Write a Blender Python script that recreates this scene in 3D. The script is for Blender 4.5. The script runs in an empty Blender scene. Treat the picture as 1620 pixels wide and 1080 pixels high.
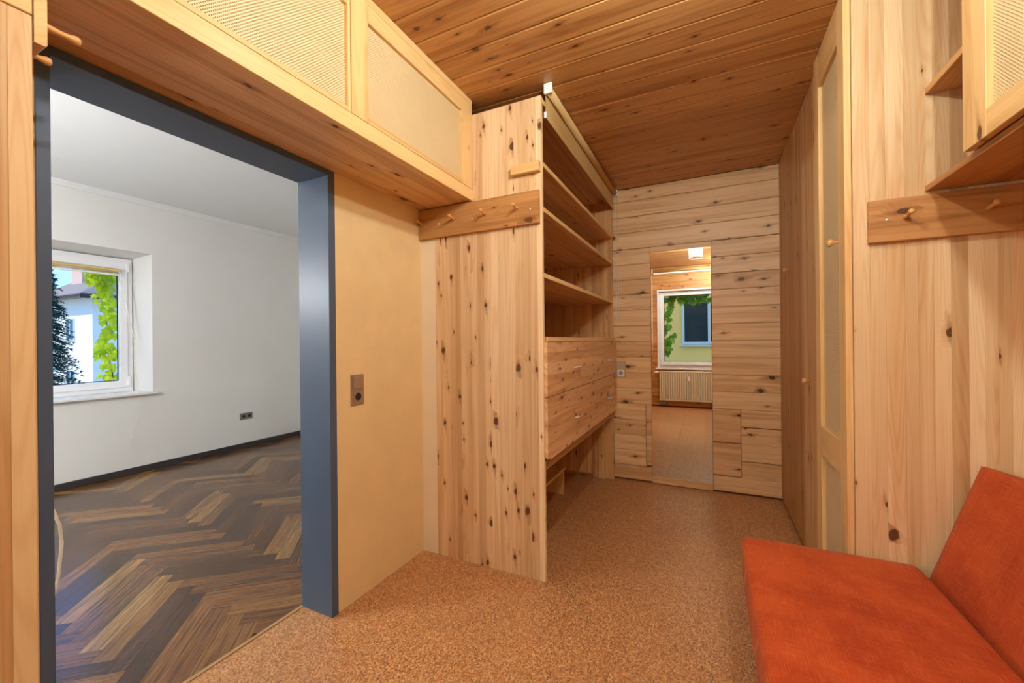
import bpy, bmesh, math, random
from mathutils import Vector, Matrix
random.seed(7)
SC = bpy.context.scene
COL = SC.collection
R = math.radians

# ------------------------------------------------------------------ camera
f_px, yaw, pitch, roll = 643.88, R(25.7826), R(-0.0085), R(-0.5722)
fw = Vector((-math.sin(yaw)*math.cos(pitch), math.cos(yaw)*math.cos(pitch), math.sin(pitch)))
rt = Vector((math.cos(yaw), math.sin(yaw), 0))
up = rt.cross(fw)
rt, up = rt*math.cos(roll)+up*math.sin(roll), -rt*math.sin(roll)+up*math.cos(roll)
cam = bpy.data.objects.new('camera', bpy.data.cameras.new('camera'))
COL.objects.link(cam)
M = Matrix((rt, up, -fw)).transposed().to_4x4()
M.translation = (0, 0, 1.29)
cam.matrix_world = M
cam.data.sensor_width = 36
cam.data.lens = f_px/1620*36
cam.data.clip_start = 0.02
cam.data.clip_end = 300
SC.camera = cam

# ------------------------------------------------------------------ view, world, sun
SC.view_settings.view_transform = 'Standard'
SC.view_settings.look = 'None'
SC.view_settings.gamma = 1
SC.view_settings.exposure = 0.08
SC.view_settings.use_curve_mapping = False
SC.cycles.use_denoising = True
SC.cycles.max_bounces = 12
SC.cycles.diffuse_bounces = 6
SC.cycles.transparent_max_bounces = 16
LAMP_W, LAMP_COL = 38.0, (0.90, 1.0, 1.0)
FILL_W = 70.0
FILL2_W, FILL2_COL = 122.0, (0.97, 0.98, 1.0)

world = bpy.data.worlds.new('sky')
SC.world = world
world.use_nodes = True
wt = world.node_tree
bg = wt.nodes['Background']
g = wt.nodes.new('ShaderNodeTexCoord')
sp = wt.nodes.new('ShaderNodeSeparateXYZ')
rp = wt.nodes.new('ShaderNodeValToRGB')
rp.color_ramp.elements[0].position = 0.0
rp.color_ramp.elements[0].color = (0.36, 0.62, 1.0, 1)
rp.color_ramp.elements[1].position = 0.45
rp.color_ramp.elements[1].color = (0.15, 0.38, 0.90, 1)
wt.links.new(g.outputs['Generated'], sp.inputs[0])
wt.links.new(sp.outputs['Z'], rp.inputs[0])
wt.links.new(rp.outputs[0], bg.inputs['Color'])
bg.inputs['Strength'].default_value = 2.0

sun = bpy.data.objects.new('sun', bpy.data.lights.new('sun', 'SUN'))
COL.objects.link(sun)
sun.data.energy = 3.6
sun.data.color = (1.0, 0.94, 0.84)
sun.data.angle = R(0.6)
sun_from = Vector((-0.10, -0.72, 0.90))
sun.rotation_euler = sun_from.to_track_quat('Z', 'Y').to_euler()
sun.location = (-20, -40, 45)

# ------------------------------------------------------------------ node helpers
class NT:
    def __init__(s, name):
        s.m = bpy.data.materials.new(name)
        s.m.use_nodes = True
        s.t = s.m.node_tree
        s.b = s.t.nodes['Principled BSDF']
        s.o = s.t.nodes['Material Output']
    def n(s, typ, ins=None, **kw):
        nd = s.t.nodes.new('ShaderNode'+typ)
        for k, v in kw.items(): setattr(nd, k, v)
        if ins:
            for k, v in ins.items():
                sock = nd.inputs[k]
                if isinstance(v, bpy.types.NodeSocket): s.t.links.new(v, sock)
                else: sock.default_value = v
        return nd
    def math(s, op, a, b=0.0, c=0.0, clamp=False):
        return s.n('Math', {0: a, 1: b, 2: c}, operation=op, use_clamp=clamp).outputs[0]
    def vmath(s, op, a, b=(0, 0, 0)):
        return s.n('VectorMath', {0: a, 1: b}, operation=op).outputs[0]
    def mix(s, f, a, b, mode='MIX'):
        nd = s.n('Mix', data_type='RGBA', blend_type=mode)
        for sock, v in ((nd.inputs[0], f), (nd.inputs[6], a), (nd.inputs[7], b)):
            if isinstance(v, bpy.types.NodeSocket): s.t.links.new(v, sock)
            else: sock.default_value = v if not isinstance(v, tuple) or len(v) == 4 else (*v, 1)
        return nd.outputs[2]
    def noise(s, vec, scale=1.0, detail=2.0, rough=0.5, dim='3D'):
        return s.n('TexNoise', {'Vector': vec, 'Scale': scale, 'Detail': detail, 'Roughness': rough}, noise_dimensions=dim).outputs[0]
    def smooth(s, v, a, b, lo=0.0, hi=1.0):
        return s.n('MapRange', {0: v, 1: a, 2: b, 3: lo, 4: hi}, interpolation_type='SMOOTHSTEP').outputs[0]
    def ramp(s, v, stops):
        nd = s.n('ValToRGB', {0: v})
        cr = nd.color_ramp
        cr.elements[0].position, cr.elements[0].color = stops[0][0], (*stops[0][1], 1)
        cr.elements[1].position, cr.elements[1].color = stops[-1][0], (*stops[-1][1], 1)
        for p, c in stops[1:-1]:
            e = cr.elements.new(p); e.color = (*c, 1)
        return nd.outputs[0]
    def bump(s, h, strength, dist=0.002):
        s.t.links.new(s.n('Bump', {'Strength': strength, 'Distance': dist, 'Height': h}).outputs[0], s.b.inputs['Normal'])
    def set(s, **kw):
        for k, v in kw.items():
            sock = s.b.inputs[k.replace('_', ' ')]
            if isinstance(v, bpy.types.NodeSocket): s.t.links.new(v, sock)
            else: sock.default_value = v if not isinstance(v, tuple) or len(v) == 4 else (*v, 1)
        return s.m

def srgb(r, g_, b):
    c = lambda v: (v/255)/12.92 if v/255 <= 0.04045 else ((v/255+0.055)/1.055)**2.4
    return (c(r), c(g_), c(b))

def plain(name, col, rough=0.5, metal=0.0, spec=0.5):
    t = NT(name)
    return t.set(Base_Color=col, Roughness=rough, Metallic=metal, Specular_IOR_Level=spec)

def pine(name, light, dark, knot=(0.075, 0.026, 0.009), cell=0.09, thr=0.6, r0=0.009, tone=(0.8, 1.08),
         ring=16.0, lam=0.0, rough=0.42, red=0.25, fineamt=0.45):
    """Knotty pine: grain runs along the object's own X, boards differ by a per-object offset."""
    t = NT(name)
    co = t.n('TexCoord').outputs['Object']
    rnd = t.n('ObjectInfo').outputs['Random']
    sep = t.n('SeparateXYZ', {0: co})
    x, y, z = sep.outputs
    if lam:
        idn = t.math('FLOOR', t.math('DIVIDE', y, lam))
        wn = t.n('TexWhiteNoise', {'W': t.math('ADD', idn, t.math('MULTIPLY', rnd, 97.0))}, noise_dimensions='1D')
        rnd = wn.outputs['Value']
    x = t.math('ADD', x, t.math('MULTIPLY', rnd, 61.7))
    y = t.math('ADD', y, t.math('MULTIPLY', rnd, 23.3))
    y = t.math('ADD', y, t.math('MULTIPLY', z, 0.6))
    kv = t.n('CombineXYZ', {0: t.math('ADD', t.math('DIVIDE', x, 1.5*cell), t.math('MULTIPLY', y, 0.35/cell)), 1: t.math('SUBTRACT', t.math('DIVIDE', y, cell), t.math('MULTIPLY', x, 0.15/cell))}).outputs[0]
    kv = t.vmath('ADD', kv, t.vmath('MULTIPLY', t.n('TexNoise', {'Vector': kv, 'Scale': 4.0}, noise_dimensions='2D').outputs[1], (0.13, 0.13, 0.0)))
    vo = t.n('TexVoronoi', {'Vector': kv, 'Scale': 1.0}, voronoi_dimensions='2D', feature='F1')
    d = t.math('MULTIPLY', vo.outputs['Distance'], cell)
    cs = t.n('SeparateColor', {0: vo.outputs['Color']})
    pres = t.math('GREATER_THAN', cs.outputs[0], thr)
    rad = t.math('MULTIPLY', t.math('ADD', t.math('MULTIPLY', t.math('POWER', cs.outputs[1], 2.0), 1.2), 0.35), r0)
    q = t.math('DIVIDE', d, rad)
    core = t.math('MULTIPLY', t.smooth(q, 1.15, 0.8), pres)
    halo = t.math('MULTIPLY', t.smooth(q, 3.6, 0.7), pres)
    dv = t.vmath('SUBTRACT', kv, vo.outputs['Position'])
    dv = t.vmath('MULTIPLY', dv, (0.26*cell, 1.5*cell, 0.0))
    dl = t.n('VectorMath', {0: dv}, operation='LENGTH').outputs['Value']
    streak = t.math('MULTIPLY', t.smooth(t.math('DIVIDE', dl, rad), 1.9, 0.3), pres)
    gv = t.n('CombineXYZ', {0: t.math('MULTIPLY', x, 0.42), 1: t.math('MULTIPLY', y, 10.0)}).outputs[0]
    n1 = t.noise(gv, 1.0, 1.0, 0.4, '2D')
    n1 = t.math('ADD', n1, t.math('MULTIPLY', halo, 0.16))
    ph = t.math('MULTIPLY', n1, ring*6.283)
    rings = t.math('ADD', t.math('MULTIPLY', t.math('SINE', ph), 0.5), 0.5)
    rings = t.math('POWER', rings, 2.2)
    fine = t.noise(t.n('CombineXYZ', {0: t.math('MULTIPLY', x, 6.0), 1: t.math('MULTIPLY', y, 330.0)}).outputs[0], 1.0, 2.0, 0.6, '2D')
    broad = t.noise(t.n('CombineXYZ', {0: t.math('MULTIPLY', x, 0.7), 1: t.math('MULTIPLY', y, 17.0)}).outputs[0], 1.0, 2.0, 0.5, '2D')
    g1 = t.math('ADD', t.math('MULTIPLY', rings, 0.30), t.math('MULTIPLY', t.math('SUBTRACT', fine, 0.5), fineamt))
    g1 = t.math('ADD', g1, t.math('MULTIPLY', t.smooth(broad, 0.46, 0.68), red+0.33), clamp=True)
    col = t.mix(g1, light, dark)
    wn2 = t.n('TexWhiteNoise', {'W': t.math('MULTIPLY', rnd, 311.0)}, noise_dimensions='1D').outputs['Value']
    tn = t.math('ADD', t.math('MULTIPLY', wn2, tone[1]-tone[0]), tone[0])
    tcol = t.n('CombineColor', {0: t.math('POWER', tn, 0.7), 1: tn, 2: t.math('POWER', tn, 1.35)}).outputs[0]
    col = t.mix(1.0, col, tcol, 'MULTIPLY')
    col = t.mix(t.math('MULTIPLY', halo, 0.38), col, (dark[0]*0.75, dark[1]*0.6, dark[2]*0.5))
    col = t.mix(t.math('MULTIPLY', streak, t.math('ADD', t.math('MULTIPLY', fine, 0.7), 0.2)), col, (dark[0]*0.5, dark[1]*0.36, dark[2]*0.28))
    kring = t.math('ADD', t.math('MULTIPLY', t.math('SINE', t.math('MULTIPLY', q, 16.0)), 0.3), 0.7)
    kc = t.mix(kring, (knot[0]*2.2, knot[1]*2.2, knot[2]*2.0), knot)
    col = t.mix(t.math('MULTIPLY', core, 0.93), col, kc)
    t.bump(t.math('SUBTRACT', g1, t.math('MULTIPLY', core, 0.3)), 0.12, 0.0015)
    return t.set(Base_Color=col, Roughness=rough, Specular_IOR_Level=0.35)

P_L, P_D = srgb(232, 192, 134), srgb(196, 140, 80)
PINE_SIDE = pine('pine_side_panel', srgb(242, 213, 170), srgb(216, 168, 116), thr=0.70, cell=0.075, r0=0.011, tone=(0.60, 1.06), ring=9, fineamt=0.25, red=0.08)
PINE_RIGHT = pine('pine_wardrobe_side', srgb(240, 212, 166), srgb(214, 168, 114), thr=0.87, cell=0.10, r0=0.011, tone=(0.58, 1.05), ring=26, fineamt=0.35)
PINE_DOOR = pine('pine_wardrobe_door', srgb(214, 172, 118), srgb(178, 126, 74), thr=0.80, cell=0.09, r0=0.008, tone=(0.74, 1.04))
PINE_BACK = pine('pine_back_wall', srgb(242, 206, 154), srgb(202, 148, 92), thr=0.78, cell=0.10, r0=0.013, tone=(0.84, 1.08), ring=12, red=0.08)
PINE_CEIL = pine('pine_ceiling', srgb(208, 156, 96), srgb(164, 108, 56), thr=0.76, cell=0.09, r0=0.0085, tone=(0.80, 1.06), ring=14, rough=0.36)
PINE_AMBER = pine('pine_amber', srgb(204, 152, 94), srgb(162, 108, 56), thr=0.84, cell=0.10, r0=0.012, tone=(0.70, 1.06))
PINE_SHELF = pine('pine_shelf', srgb(230, 186, 130), srgb(190, 138, 84), thr=0.87, cell=0.09, r0=0.008, lam=0.055, tone=(0.78, 1.05))
PINE_FRAME = pine('pine_frame', srgb(232, 194, 132), srgb(208, 160, 98), thr=0.95, cell=0.11, r0=0.009, tone=(0.92, 1.06), ring=18)
PINE_DRAWER = pine('pine_drawer', srgb(238, 196, 142), srgb(196, 140, 86), thr=0.70, cell=0.07, r0=0.010, tone=(0.86, 1.08), red=0.10)
PINE_SOFFIT = pine('pine_soffit', srgb(232, 190, 136), srgb(192, 142, 90), thr=0.78, cell=0.10, r0=0.012, tone=(0.66, 1.05))
PINE_BACKING = plain('backing_wood', srgb(120, 76, 40), 0.7)
PEG_WOOD = plain('turned_beech', srgb(216, 160, 96), 0.35)

def paint(name, col, rough=0.6, amt=0.06, scale=4.0):
    t = NT(name)
    co = t.n('TexCoord').outputs['Object']
    n1 = t.noise(co, scale, 4.0, 0.6)
    n2 = t.noise(co, 240.0, 2.0)
    v = t.math('ADD', t.math('MULTIPLY', t.math('SUBTRACT', n1, 0.5), amt*4), 1.0)
    cc = t.n('CombineColor', {0: v, 1: v, 2: v}).outputs[0]
    t.bump(n2, 0.08, 0.001)
    return t.set(Base_Color=t.mix(1.0, col, cc, 'MULTIPLY'), Roughness=rough, Specular_IOR_Level=0.3)

WHITE_WALL = paint('white_wall_paint', srgb(226, 225, 221), 0.8, 0.015)
WHITE_CEIL = paint('white_ceiling_paint', srgb(226, 227, 226), 0.85, 0.012)
SAND = paint('sand_plaster', srgb(228, 200, 148), 0.75, 0.055, 5.0)
CREAM = paint('cream_plaster', srgb(242, 226, 196), 0.75, 0.03, 5.0)
YELLOW = paint('yellow_render', srgb(250, 220, 140), 0.9, 0.03, 2.0)
RENDER = paint('white_render', srgb(240, 238, 234), 0.9, 0.02, 1.0)
RENDER_SIDE = RENDER
STEEL = paint('grey_blue_enamel', srgb(76, 91, 112), 0.38, 0.01)
UPVC = plain('white_window_plastic', srgb(236, 237, 240), 0.3)
SILL_M = plain('white_sill', srgb(232, 232, 230), 0.35)
WHITE_PL = plain('white_plastic', srgb(240, 240, 238), 0.35)
BRONZE = plain('bronze_plastic', srgb(158, 136, 112), 0.3, 0.35)
GREYPL = plain('grey_plastic', srgb(128, 126, 118), 0.35, 0.2)
BEIGEPL = plain('beige_plastic', srgb(196, 176, 144), 0.4)
HOLE = plain('dark_hole', (0.012, 0.012, 0.012), 0.6)
CHROME = plain('chrome', (0.88, 0.88, 0.88), 0.25, 0.55, 0.8)
DARKBASE = plain('dark_baseboard', srgb(52, 48, 48), 0.4)
BLIND_M = plain('beige_blind_fabric', srgb(206, 172, 112), 0.8)
CORD_M = plain('cream_cord', srgb(236, 226, 204), 0.6)
RADI = plain('cream_radiator', srgb(224, 214, 184), 0.35)
MIRROR = plain('mirror_silver', (0.93, 0.93, 0.92), 0.0, 1.0)
SLAT = plain('wood_slat', srgb(214, 178, 112), 0.4)
ROOF = paint('grey_roof_tile', srgb(150, 134, 126), 0.8, 0.08, 3.0)
EAVE = plain('dark_eave', srgb(62, 50, 46), 0.7)
PINKW = plain('pink_render', srgb(226, 186, 168), 0.9)
WINFRAME = plain('pale_blue_frame', srgb(206, 226, 240), 0.4)
DARKGLASS = plain('dark_window_glass', srgb(44, 62, 74), 0.05)
BARK = plain('bark', srgb(84, 64, 46), 0.9)
GROUND = paint('gravel_ground', srgb(176, 164, 138), 0.95, 0.1, 0.6)

def glass():
    t = NT('clear_pane')
    lw = t.n('LayerWeight', {'Blend': 0.12}).outputs['Fresnel']
    tr = t.n('BsdfTransparent', {'Color': (0.96, 0.98, 0.97, 1)}).outputs[0]
    gl = t.n('BsdfGlossy', {'Roughness': 0.0}).outputs[0]
    mx = t.n('MixShader', {0: t.math('MULTIPLY', lw, 0.6), 1: tr, 2: gl}).outputs[0]
    t.t.links.new(mx, t.o.inputs[0])
    return t.m
PANE = glass()

def cane():
    t = NT('woven_cane')
    co = t.n('TexCoord').outputs['Object']
    sep = t.n('SeparateXYZ', {0: co})
    k = 2*math.pi/0.0104
    a = t.math('MULTIPLY', t.math('ADD', sep.outputs[0], sep.outputs[1]), k)
    b = t.math('MULTIPLY', t.math('SUBTRACT', sep.outputs[0], sep.outputs[1]), k)
    w = t.math('MULTIPLY', t.math('ADD', t.math('COSINE', a), 1.0), t.math('ADD', t.math('COSINE', b), 1.0))
    hole = t.smooth(w, 1.5, 2.0)
    sh = t.smooth(w, 0.6, 2.2)
    n = t.noise(co, 9.0, 3.0)
    col = t.mix(n, srgb(238, 213, 164), srgb(226, 198, 146))
    col = t.mix(t.math('MULTIPLY', sh, 0.25), col, srgb(190, 152, 100))
    t.bump(t.math('SUBTRACT', 1.0, sh), 0.5, 0.001)
    t.set(Base_Color=col, Roughness=0.5)
    tr = t.n('BsdfTransparent').outputs[0]
    mx = t.n('MixShader', {0: hole, 1: t.b.outputs[0], 2: tr}).outputs[0]
    t.t.links.new(mx, t.o.inputs[0])
    return t.m
CANE = cane()

def cork():
    t = NT('cork')
    co = t.n('TexCoord').outputs['Object']
    rnd = t.n('ObjectInfo').outputs['Random']
    co2 = t.vmath('ADD', co, t.n('CombineXYZ', {0: t.math('MULTIPLY', rnd, 41.0), 1: t.math('MULTIPLY', rnd, 17.0)}).outputs[0])
    n1 = t.noise(co2, 210.0, 3.0, 0.65)
    vo = t.n('TexVoronoi', {'Vector': co2, 'Scale': 190.0})
    cr = t.n('SeparateColor', {0: vo.outputs['Color']}).outputs[0]
    col = t.ramp(t.math('ADD', t.math('MULTIPLY', n1, 0.6), t.math('MULTIPLY', cr, 0.4)),
                 [(0.22, srgb(112, 68, 36)), (0.42, srgb(172, 118, 72)), (0.58, srgb(196, 142, 92)), (0.8, srgb(230, 190, 142))])
    big = t.noise(co, 2.6, 3.0, 0.6)
    tn = t.math('ADD', t.math('MULTIPLY', rnd, 0.06), t.math('ADD', t.math('MULTIPLY', big, 0.22), 0.86))
    col = t.mix(1.0, col, t.n('CombineColor', {0: tn, 1: tn, 2: tn}).outputs[0], 'MULTIPLY')
    t.bump(n1, 0.12, 0.001)
    return t.set(Base_Color=col, Roughness=0.32, Specular_IOR_Level=0.5)
CORK = cork()

def parquet():
    t = NT('dark_oak_parquet')
    co = t.n('TexCoord').outputs['Object']
    rnd = t.n('ObjectInfo').outputs['Random']
    sep = t.n('SeparateXYZ', {0: co})
    x = t.math('ADD', sep.outputs[0], t.math('MULTIPLY', rnd, 53.0))
    y = t.math('ADD', sep.outputs[1], t.math('MULTIPLY', rnd, 29.0))
    f1 = t.noise(t.n('CombineXYZ', {0: t.math('MULTIPLY', x, 4.0), 1: t.math('MULTIPLY', y, 90.0)}).outputs[0], 1.0, 4.0, 0.65)
    w = t.n('TexWhiteNoise', {'W': t.math('MULTIPLY', rnd, 977.0)}, noise_dimensions='1D').outputs['Value']
    base = t.ramp(w, [(0.0, srgb(58, 36, 20)), (0.4, srgb(88, 56, 30)), (0.75, srgb(110, 72, 38)), (0.93, srgb(126, 88, 46)), (1.0, srgb(138, 104, 60))])
    v = t.math('ADD', t.math('MULTIPLY', t.smooth(f1, 0.25, 0.75), 1.2), 0.35)
    col = t.mix(1.0, base, t.n('CombineColor', {0: v, 1: v, 2: v}).outputs[0], 'MULTIPLY')
    t.bump(f1, 0.25, 0.001)
    return t.set(Base_Color=col, Roughness=t.math('ADD', t.math('MULTIPLY', f1, 0.22), 0.12), Specular_IOR_Level=0.65)
PARQ = parquet()

def fabric():
    t = NT('orange_velour')
    co = t.n('TexCoord').outputs['Object']
    sep = t.n('SeparateXYZ', {0: co})
    x, y, z = sep.outputs
    s = t.math('ADD', x, z)
    a = t.noise(t.n('CombineXYZ', {0: t.math('MULTIPLY', s, 700.0), 1: t.math('MULTIPLY', y, 12.0)}).outputs[0], 1.0, 2.0, 0.6, '2D')
    b = t.noise(t.n('CombineXYZ', {0: t.math('MULTIPLY', s, 16.0), 1: t.math('MULTIPLY', y, 700.0)}).outputs[0], 1.0, 2.0, 0.6, '2D')
    big = t.smooth(t.noise(co, 6.0, 4.0), 0.3, 0.7)
    th = t.math('ADD', t.smooth(a, 0.55, 0.8), t.smooth(b, 0.55, 0.8), clamp=True)
    col = t.mix(big, srgb(188, 78, 32), srgb(160, 54, 18))
    col = t.mix(t.math('MULTIPLY', th, 0.38), col, srgb(238, 146, 84))
    t.bump(t.math('ADD', a, b), 0.25, 0.001)
    return t.set(Base_Color=col, Roughness=0.75, Specular_IOR_Level=0.2, Sheen_Weight=0.15, Sheen_Tint=(1.0, 0.6, 0.35), Sheen_Roughness=0.4)
ORANGE = fabric()

def leafmat(name, a, b, trans):
    t = NT(name)
    rnd = t.n('ObjectInfo').outputs['Random']
    col = t.mix(rnd, a, b)
    t.set(Base_Color=col, Roughness=0.45)
    tl = t.n('BsdfTranslucent', {'Color': col}).outputs[0]
    mx = t.n('MixShader', {0: trans, 1: t.b.outputs[0], 2: tl}).outputs[0]
    t.t.links.new(mx, t.o.inputs[0])
    return t.m
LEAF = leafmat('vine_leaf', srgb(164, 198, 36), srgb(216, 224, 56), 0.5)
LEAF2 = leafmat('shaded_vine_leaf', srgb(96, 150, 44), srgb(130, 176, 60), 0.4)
NEEDLE = leafmat('conifer_needles', srgb(40, 78, 72), srgb(64, 104, 88), 0.15)

def shade_glass():
    t = NT('frosted_shade')
    tr = t.n('BsdfTransparent').outputs[0]
    tl = t.n('BsdfTranslucent', {'Color': (0.95, 0.95, 0.92, 1)}).outputs[0]
    t.t.links.new(t.n('MixShader', {0: 0.018, 1: tr, 2: tl}).outputs[0], t.o.inputs[0])
    return t.m
SHADE = shade_glass()
def emitter(name, col, strength):
    t = NT(name)
    e = t.n('Emission', {'Color': (*col, 1), 'Strength': strength}).outputs[0]
    t.t.links.new(e, t.o.inputs[0])
    return t.m

# ------------------------------------------------------------------ object helpers
WM = {}          # world matrices by object name (no depsgraph needed)
def wm(o): return WM.get(o.name, Matrix.Identity(4)) if o else Matrix.Identity(4)
def link(o, parent=None, m=None):
    m = m if m is not None else Matrix.Identity(4)
    COL.objects.link(o)
    if parent:
        o.parent = parent
        o.matrix_basis = wm(parent).inverted() @ m
    else:
        o.matrix_basis = m
    WM[o.name] = m.copy()
    return o
def tag(o, label=None, cat=None, group=None, kind=None):
    if label: o['label'] = label
    if cat: o['category'] = cat
    if group: o['group'] = group
    if kind: o['kind'] = kind
    return o
def empty(name, loc, label, cat, group=None):
    o = bpy.data.objects.new(name, None)
    o.empty_display_size = 0.1
    link(o, None, Matrix.Translation(loc))
    return tag(o, label, cat, group)
def obj(name, me, mat, parent=None, m=None):
    o = bpy.data.objects.new(name, me)
    mats = mat if isinstance(mat, (list, tuple)) else [mat]
    if not me.materials:
        for k in mats: me.materials.append(k)
    return link(o, parent, m)
def finish(bm, smooth=False):
    bmesh.ops.recalc_face_normals(bm, faces=bm.faces)
    me = bpy.data.meshes.new('mesh')
    bm.to_mesh(me); bm.free()
    if smooth:
        for p in me.polygons: p.use_smooth = True
    return me
def add_box(bm, a, b, bev=0.0):
    x0, y0, z0 = a; x1, y1, z1 = b
    v = [bm.verts.new(c) for c in ((x0,y0,z0),(x1,y0,z0),(x1,y1,z0),(x0,y1,z0),(x0,y0,z1),(x1,y0,z1),(x1,y1,z1),(x0,y1,z1))]
    fs = [bm.faces.new([v[i] for i in q]) for q in ((0,3,2,1),(4,5,6,7),(0,1,5,4),(1,2,6,5),(2,3,7,6),(3,0,4,7))]
    if bev:
        es = list({e for f in fs for e in f.edges})
        bmesh.ops.bevel(bm, geom=es, offset=bev, segments=2, profile=0.5, affect='EDGES')
def box(name, a, b, mat, parent=None, bev=0.0, kind=None):
    """box given by two world corners; origin at its centre"""
    c = [(p+q)/2 for p, q in zip(a, b)]
    bm = bmesh.new()
    add_box(bm, [min(p, q)-k for p, q, k in zip(a, b, c)], [max(p, q)-k for p, q, k in zip(a, b, c)], bev)
    o = obj(name, finish(bm), mat, parent, Matrix.Translation(c))
    if kind: o['kind'] = kind
    return o
BCACHE = {}
def board_mesh(L, W, T, c, mat):
    key = (round(L, 4), round(W, 4), round(T, 4), round(c, 4), mat.name)
    if key in BCACHE: return BCACHE[key]
    pr = [(-W/2, 0), (W/2, 0), (W/2, T-c), (W/2-c, T), (-W/2+c, T), (-W/2, T-c)] if c > 0 else [(-W/2, 0), (W/2, 0), (W/2, T), (-W/2, T)]
    bm = bmesh.new()
    va = [bm.verts.new((-L/2, p, q)) for p, q in pr]
    vb = [bm.verts.new((L/2, p, q)) for p, q in pr]
    n = len(pr)
    for i in range(n):
        bm.faces.new((va[i], vb[i], vb[(i+1) % n], va[(i+1) % n]))
    bm.faces.new(va); bm.faces.new(list(reversed(vb)))
    me = finish(bm)
    BCACHE[key] = me
    return me
AX = {'X': Vector((1, 0, 0)), 'Y': Vector((0, 1, 0)), 'Z': Vector((0, 0, 1))}
def board(name, a, b, along, normal, mat, parent=None, c=0.0015):
    """board between two world corners; grain along 'along' ('X','Y','Z'); chamfered face towards normal ('+X', '-Y', ...)"""
    a, b = Vector(a), Vector(b)
    lo = Vector([min(p, q) for p, q in zip(a, b)]); hi = Vector([max(p, q) for p, q in zip(a, b)])
    ux = AX[along]
    uz = AX[normal[1]]*(1 if normal[0] == '+' else -1)
    uy = uz.cross(ux)
    d = hi-lo
    L, W, T = abs(d.dot(ux)), abs(d.dot(uy)), abs(d.dot(uz))
    c = min(c, T*0.45, W*0.3)
    me = board_mesh(L, W, T, c, mat)
    m = Matrix((ux, uy, uz)).transposed().to_4x4()
    m.translation = (lo+hi)/2-uz*T/2
    return obj(name, me, mat, parent, m)
def strips(name, parent, along, across, normal, rng, mat, w=(0.035, 0.062), seed=1, edges=None, c=0.0012, gap=0.0004):
    """a panel of edge-glued strips, each its own object. rng = dict X:(a,b) ..."""
    rr = random.Random(seed)
    a0, a1 = rng[across]
    if edges is None:
        edges = [a0]
        while edges[-1] < a1-w[1]: edges.append(edges[-1]+rr.uniform(*w))
        if a1-edges[-1] < w[0]*0.7 and len(edges) > 1: edges[-1] = a1
        else: edges.append(a1)
    for s, e in zip(edges, edges[1:]):
        r2 = dict(rng); r2[across] = (s+gap, e-gap)
        lo = [r2[k][0] for k in 'XYZ']; hi = [r2[k][1] for k in 'XYZ']
        board(name, lo, hi, along, normal, mat, parent, c)
def tube_mesh(pts, r, seg=8, cap=True, radii=None):
    bm = bmesh.new()
    P = [Vector(p) for p in pts]
    rings = []
    n0 = None
    for i, p in enumerate(P):
        t = (P[min(i+1, len(P)-1)]-P[max(i-1, 0)]).normalized()
        if n0 is None: n0 = t.orthogonal().normalized()
        n0 = (n0-t*n0.dot(t)).normalized()
        b = t.cross(n0)
        rr = radii[i] if radii else r
        rings.append([bm.verts.new(p+(n0*math.cos(2*math.pi*k/seg)+b*math.sin(2*math.pi*k/seg))*rr) for k in range(seg)])
    for a, b in zip(rings, rings[1:]):
        for k in range(seg): bm.faces.new((a[k], a[(k+1) % seg], b[(k+1) % seg], b[k]))
    if cap: bm.faces.new(rings[0]); bm.faces.new(list(reversed(rings[-1])))
    return finish(bm, True)
def tube(name, pts, r, mat, parent=None, seg=8, radii=None):
    c = Vector(pts[0])
    return obj(name, tube_mesh([Vector(p)-c for p in pts], r, seg, True, radii), mat, parent, Matrix.Translation(c))
def cyl(name, c, axis, r, h, mat, parent=None, seg=20):
    ax = Vector(axis).normalized()
    c = Vector(c)
    return tube(name, [c-ax*h/2, c+ax*h/2], r, mat, parent, seg)
def basis(o, x, y, z):
    m = Matrix((Vector(x), Vector(y), Vector(z))).transposed().to_4x4(); m.translation = o; return m
def struct(o, label=None):
    o['kind'] = 'structure'
    if label: o['label'] = label
    return o

# ------------------------------------------------------------------ main dimensions
XD, XC, XS, XW, XR = -1.606, -1.225, -0.797, 0.516, 1.26
YP, YB, YF = 2.034, 3.862, -0.68
ZC, ZH = 2.69, 2.105
XL, YL, ZL = -5.22, 3.96, 2.78
WT = -1.805

# ------------------------------------------------------------------ floor
fl = struct(box('floor', (WT, YF-0.3, -0.2), (XR, YB+0.1, -0.008), PINE_BACKING), 'cork tiled floor of the pine room')
tw, tl = 0.31, 0.62
def cork_tile(x0, x1, y0, y1):
    board('cork_tile', (x0+.0003, y0+.0003, -0.008), (x1-.0003, y1-.0003, 0.0), 'Y', '+Z', CORK, fl, 0.0004)
xs = [XD+0.0]
k = 0
x = -1.606
while x < XR-0.01:
    x2 = min(x+tw, XR)
    y = YF-(0.31 if k % 2 else 0.0)
    while y < YB-0.01:
        y2 = min(y+tl, YB)
        cork_tile(x, x2, max(y, YF), y2)
        y = y2
    x = x2; k += 1
cork_tile(WT, -1.606, 0.45, 0.91); cork_tile(WT, -1.606, 0.91, 1.366)
struct(box('trim_1', (WT-0.012, 0.452, -0.02), (WT+0.006, 1.364, 0.004), plain('threshold_strip', srgb(170, 132, 84), 0.4), None, 0.001), 'thin threshold strip between cork and parquet')

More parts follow.
